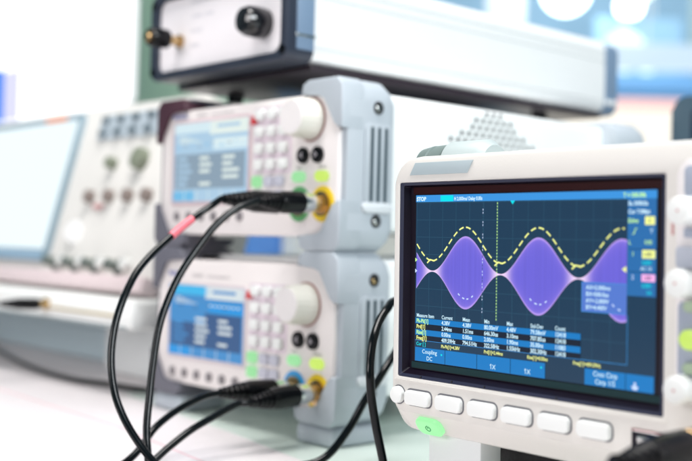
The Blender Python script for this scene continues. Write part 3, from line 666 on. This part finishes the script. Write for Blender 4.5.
# power key, on the sloping lower face
pz = -.1634; sl = math.atan2(.0088, .0128)
rm = Matrix.Translation((.0103, .0052, pz)) @ Matrix.Rotation(sl, 4, 'X')
bm = NB(); pill(bm, -.0122, .0122, -.0070, .0070, .0060, .002, -.0030, .0016, mat=rm); pk_ = sobj('power_key', bm, M['key_power'])
bm = NB()
for i in range(14):
    a0 = PI/2+.45+i*(2*PI-.9)/14; a1 = PI/2+.45+(i+1)*(2*PI-.9)/14
    q = [(r*math.cos(a), r*math.sin(a)) for r, a in ((.0019, a0), (.0019, a1), (.0025, a1), (.0025, a0))]
    prism(bm, q, -.0033, -.0029, mat=rm)
prism(bm, [(-.0003, 0), (.0003, 0), (.0003, .0028), (-.0003, .0028)], -.0033, -.0029, mat=rm)
sobj('power_symbol', bm, M['power_glyph'], pk_)
# badge
bm = NB(); prism(bm, [(-.0082, .0150), (.0475, .0150), (.0530, .0237), (-.0027, .0237)], -.0008, .0004, .0002); sobj('badge', bm, M['greylabel'])
# usb port
bm = NB(); bx(bm, .1815, .2035, -.0006, .002, -.1520, -.1392, .0004); up_ = sobj('usb_port', bm, M['bezel'])
bm = NB(); bx(bm, .1830, .2025, -.0009, -.0006, -.1407, -.1398); bx(bm, .1855, .2010, -.0012, -.0005, -.1475, -.1428, .0004); sobj('usb_tongue', bm, M['silver'], up_)
bm = NB(); bx(bm, .1815, .2035, -.0010, -.0006, -.1400, -.1394); sobj('usb_edge', bm, M['print_red'], up_)
# control panel at the right
bm = NB(); prism(bm, rrect(.2105, .345, -.118, .018, .010), -.0014, .001, .0008, 2); sobj('control_panel', bm, pbr('control_panel_white', (.80, .76, .76), .42, bump=.2, bscale=800, var=.05))
bm = NB(); prism(bm, rrect(.2155, .262, -.0045, .0135, .003), -.0022, -.0012, .0003); sobj('label_plate', bm, M['greypanel'])
bm = NB(); prism(bm, rrect(.2125, .262, -.1050, -.0630, .003), -.0022, -.0012, .0003); sobj('label_plate', bm, M['greypanel'])
bm = NB(); prism(bm, rrect(.2155, .262, -.0270, -.0215, .001), -.0022, -.0012, .0003); sobj('label_plate', bm, M['greypanel'])
bm = NB(); prism(bm, rrect(.2120, .2265, -.0440, -.0320, .0015), -.0045, -.0010, .0008); sobj('function_key', bm, pbr('function_key_grey', (.45, .48, .56), .4, var=.04))
for x, z in ((.2150, -.0120), (.2140, -.0525), (.2140, -.1120)):
    bm = NB(); lathe(bm, (x+.003, -.001, z), (0, -1, 0), [(0, .0085), (.010, .0080), (.0115, .0068), (.012, .004)], 36); k_ = sobj('round_knob', bm, M['key'])
    bm = NB(); lathe(bm, (x+.003, -.0129, z), (0, -1, 0), [(0, .0008), (.0005, .0007)], 16); sobj('knob_mark', bm, M['print_red'], k_)
for z, mt in ((-.0840, 'key_lime'), (-.0655, 'dimgreen'), (-.1000, 'dimgreen')):
    bm = NB(); prism(bm, rrect(.2150, .2285, z-.0055, z+.0055, .005) if mt == 'key_lime' else rrect(.2175, .2285, z-.003, z+.003, .002), -.0055, -.0020, .001); sobj('lit_channel_key', bm, M[mt])
bm = NB(); prism(bm, rrect(.2066, .2078, -.0255, -.0185, .0004), -.0006, .0002); sobj('edge_mark', bm, M['print_red'])
for x in (.245, .300):
    for z in (-.012, -.060): 
        bm = NB(); lathe(bm, (x+.022, -.001, z), (0, -1, 0), [(0, .012), (.014, .011), (.016, .008)], 36); sobj('round_knob', bm, M['key'])
# channel socket at the lower right
bm = NB(); lathe(bm, (.2345, .001, -.1395), (0, -1, 0), [(0, .0125), (.003, .0125), (.0032, .0085), (.006, .0080), (.016, .0078)], 36); sobj('channel_socket', bm, M['gold'])
# feet, underside shade bar and handle
bm = NB(); bx(bm, .0010, .0520, .012, .034, -.2235, -.1690, .0025); sobj('foot', bm, M['foot'])
bm = NB(); bx(bm, .262, .312, .012, .034, -.2235, -.1690, .0025); sobj('foot', bm, M['foot'])
bm = NB(); bx(bm, -.012, .31, .085, .12, -.2233, -.1640, .0025); sobj('underside_shade_bar', bm, M['black'])  # black bar added to stand in for the shade beneath the body
bm = NB(); lathe(bm, (-.0265, .034, .0235), (1, 0, 0), [(0, .010), (.002, .0135), (.012, .0150), (.013, .0135), (.015, .0135), (.016, .0150), (.028, .0155), (.029, .014)], 48)
hd = sobj('handle', bm, pbr('handle_grey_green', (.16, .21, .20), .45, var=.05))
bm = NB(); lathe(bm, (.0026, .034, .0235), (1, 0, 0), [(0, .0155), (.002, .0172), (.034, .0172), (.040, .013)], 48); sobj('handle_grip', bm, pbr('handle_pale', (.42, .48, .48), .45, var=.05), hd)

# ------------------------------------------------------------------ cables
def plug(bm, o, d, r=.0105, L=.062, cr=.0031):
    o = Vector(o); d = Vector(d).normalized()
    prof = [(0, r*.86), (.001, r), (L*.45, r*.98), (L*.52, r*.90)]
    x = L*.55
    for k in range(5):
        rr = r*(.86-.085*k); prof += [(x, rr), (x+L*.035, rr), (x+L*.045, rr*.80), (x+L*.075, rr*.80)]; x += L*.085
    prof += [(L, cr*1.5), (L+.0005, cr)]
    lathe(bm, o, d, prof, 32); return o+d*(L-.004)
def cable(label, start, droop, path, mats=M['cable'], L=.062, r=.0031, pr_=.0105, group='black cables with plugs on the generators', band=None):
    s = Vector(start); dd = Vector(droop).normalized()
    t = thing('test_cable', label, 'cable', s, group)
    bm = NB(); e = plug(bm, (0, 0, 0)+dd*.010 if False else dd*.010, dd, pr_, L, r); obj('plug', bm, M['black'], t, 40)
    bm = NB(); lathe(bm, dd*-.004, dd, [(0, .0088), (.002, .0094), (.0135, .0094), (.0145, .0070)], 28); obj('plug_collar', bm, M['silver'], t)
    pts = [e, e+dd*.007]+[Vector(p)-s for p in path]
    bm = NB(); tube(bm, pts, r, 10, 18); cb = obj('cord', bm, mats, t, 60)
    if band:
        c = catmull(pts, 10); c = [p for p in c if band[0] <= (p+s).z <= band[1]]
        bm = NB(); tube(bm, [c[0], c[len(c)//2], c[-1]], r*1.18, 4, 18); obj('marker_band', bm, M['pinkband'], cb)
    return t
A = [(-0.7996, 0.5583, 0.2206), (-0.8007, 0.5454, 0.2125), (-0.7994, 0.5291, 0.2019), (-0.797, 0.5126, 0.1901), (-0.7943, 0.4934, 0.1753), (-0.7897, 0.4765, 0.1593), (-0.7835, 0.4613, 0.1373), (-0.7789, 0.4519, 0.115), (-0.7732, 0.4467, 0.0915), (-0.7652, 0.4455, 0.0684), (-0.7564, 0.4482, 0.0502), (-0.7455, 0.4531, 0.0339), (-0.732, 0.4609, 0.0171), (-.715, .468, .0045), (-.690, .462, .0034), (-.63, .42, .0034)]
B = [(-0.7716, 0.5655, 0.2181), (-0.7745, 0.5477, 0.2043), (-0.7748, 0.5297, 0.1848), (-0.7746, 0.5082, 0.1557), (-0.7705, 0.4909, 0.1227), (-0.7658, 0.4818, 0.0904), (-0.7594, 0.4746, 0.0589), (-0.7519, 0.4684, 0.0362), (-0.7422, 0.4645, 0.0158), (-0.7300, 0.458, 0.0045), (-.705, .435, .0034), (-.66, .38, .0034)]
Cc = [(-0.7993, 0.5574, 0.0511), (-0.7968, 0.5378, 0.0459), (-0.7937, 0.519, 0.0391), (-0.7865, 0.4973, 0.0293), (-0.7786, 0.4765, 0.0134), (-.772, .455, .0045), (-.760, .425, .0034), (-.71, .37, .0034)]
Dd = [(-0.772, 0.5727, 0.0462), (-0.771, 0.5487, 0.0379), (-0.7681, 0.5222, 0.0287), (-0.7657, 0.4982, 0.0164), (-0.7637, 0.4782, 0.0050), (-0.7620, 0.4600, 0.0034), (-.755, .43, .0034), (-.71, .36, .0034)]
gy = GY-.0165; zu = .1959+H-.1045; zl = .0332+H-.1045-.0142
cable('black cable with a pink marker band, plugged into the left socket of the upper generator', (GX-.055, gy, zu), (0.01, -1, .01), A, L=.062, band=(.1925, .2095))
cable('black cable without a band, plugged into the yellow ringed socket of the upper generator', (GX-.0208, gy, zu), (0, -1, -.02), B, L=.048)
cable('black cable in the blue ringed socket of the lower generator, drooping to the table', (GX-.055, gy, zl), (.03, -1, .03), Cc, L=.062)
cable('black cable in the yellow ringed socket of the lower generator, drooping to the table', (GX-.0208, gy, zl), (0, -1, -.05), Dd, L=.052)
Ee = [(-.60, .80, .13), (-0.6519, 0.700, 0.1467), (-0.6321, 0.629, 0.1449), (-0.6232, 0.6091, 0.1385), (-0.6202, 0.5976, 0.1286), (-0.6155, 0.5881, 0.1175), (-0.6133, 0.5833, 0.1038), (-0.6101, 0.5797, 0.0895), (-0.6092, 0.5811, 0.0709), (-0.6066, 0.5843, 0.0485), (-0.6028, 0.589, 0.0223), (-0.5990, 0.5900, 0.0045), (-.585, .575, .0034), (-.52, .52, .0034)]
Ff = [(-.66, .86, .13), (-.695, .80, .135), (-.7035, .7441, .1298), (-0.6838, 0.6917, 0.1071), (-0.6723, 0.66, 0.0867), (-0.6714, 0.6464, 0.0721), (-0.6745, 0.6358, 0.057), (-0.6803, 0.6223, 0.0319), (-0.6862, 0.6013, 0.0095), (-0.695, 0.575, 0.0034), (-.70, .53, .0034), (-.66, .47, .0034)]
Ee[1] = (-.650, .690, .1467)
for P, lb in ((Ee, 'thick black cable hanging just left of the front oscilloscope, nearer of the two'), (Ff, 'black cable slanting down left between the generators and the oscilloscope, behind the other')):
    bm = NB(); s = Vector(P[0]); tube(bm, [Vector(p)-s for p in P], .0034, 10, 18)
    o = tag(obj('power_cable', bm, M['cable'], None, 60), lb, 'cable', 'cables hanging behind the oscilloscope'); o.location = s
P = [(-2.2628, 0.8981, 0.003), (-1.8921, 0.8153, 0.003), (-1.6641, 0.7592, 0.003), (-1.5067, 0.7188, 0.003), (-1.3802, 0.6954, 0.003), (-1.2844, 0.6897, 0.003), (-1.2274, 0.7050, 0.003), (-1.17, 0.712, 0.0035), (-1.12, 0.735, 0.0035)]
bm = NB(); s = Vector(P[0]); tube(bm, [Vector(p)-s for p in P], .0038, 10, 14)
o = tag(obj('table_cable', bm, M['cable'], None, 60), 'thin black cable curving flat on the table in front of the slim white instrument', 'cable'); o.location = s
# nearest plug at the bottom right, in the oscilloscope's channel socket
w0 = SO+US*.2345+VS*(-.1395)-DS*.0165
dn = (-DS-VS*.02-US*.02).normalized()
t = thing('probe_cable', 'large blurred black plug and cable at the bottom right, on the front oscilloscope', 'cable', w0)
bm = NB(); e = plug(bm, dn*.012, dn, .0108, .060, .0040); obj('plug', bm, M['black'], t, 40)
bm = NB(); lathe(bm, dn*-.004, dn, [(0, .0098), (.002, .0106), (.0150, .0106), (.016, .0080)], 28); obj('plug_collar', bm, M['gold'], t)
pts = [e, e+dn*.015+Vector((0, 0, -.003)), e+dn*.040+Vector((0, 0, -.018)), Vector((-.05, -.15, -.060)), Vector((-.06, -.20, -.084)), Vector((-.02, -.24, -.0875)), Vector((.10, -.26, -.0875))]
bm = NB(); tube(bm, pts, .0040, 10, 18); obj('cord', bm, M['cable'], t, 60)
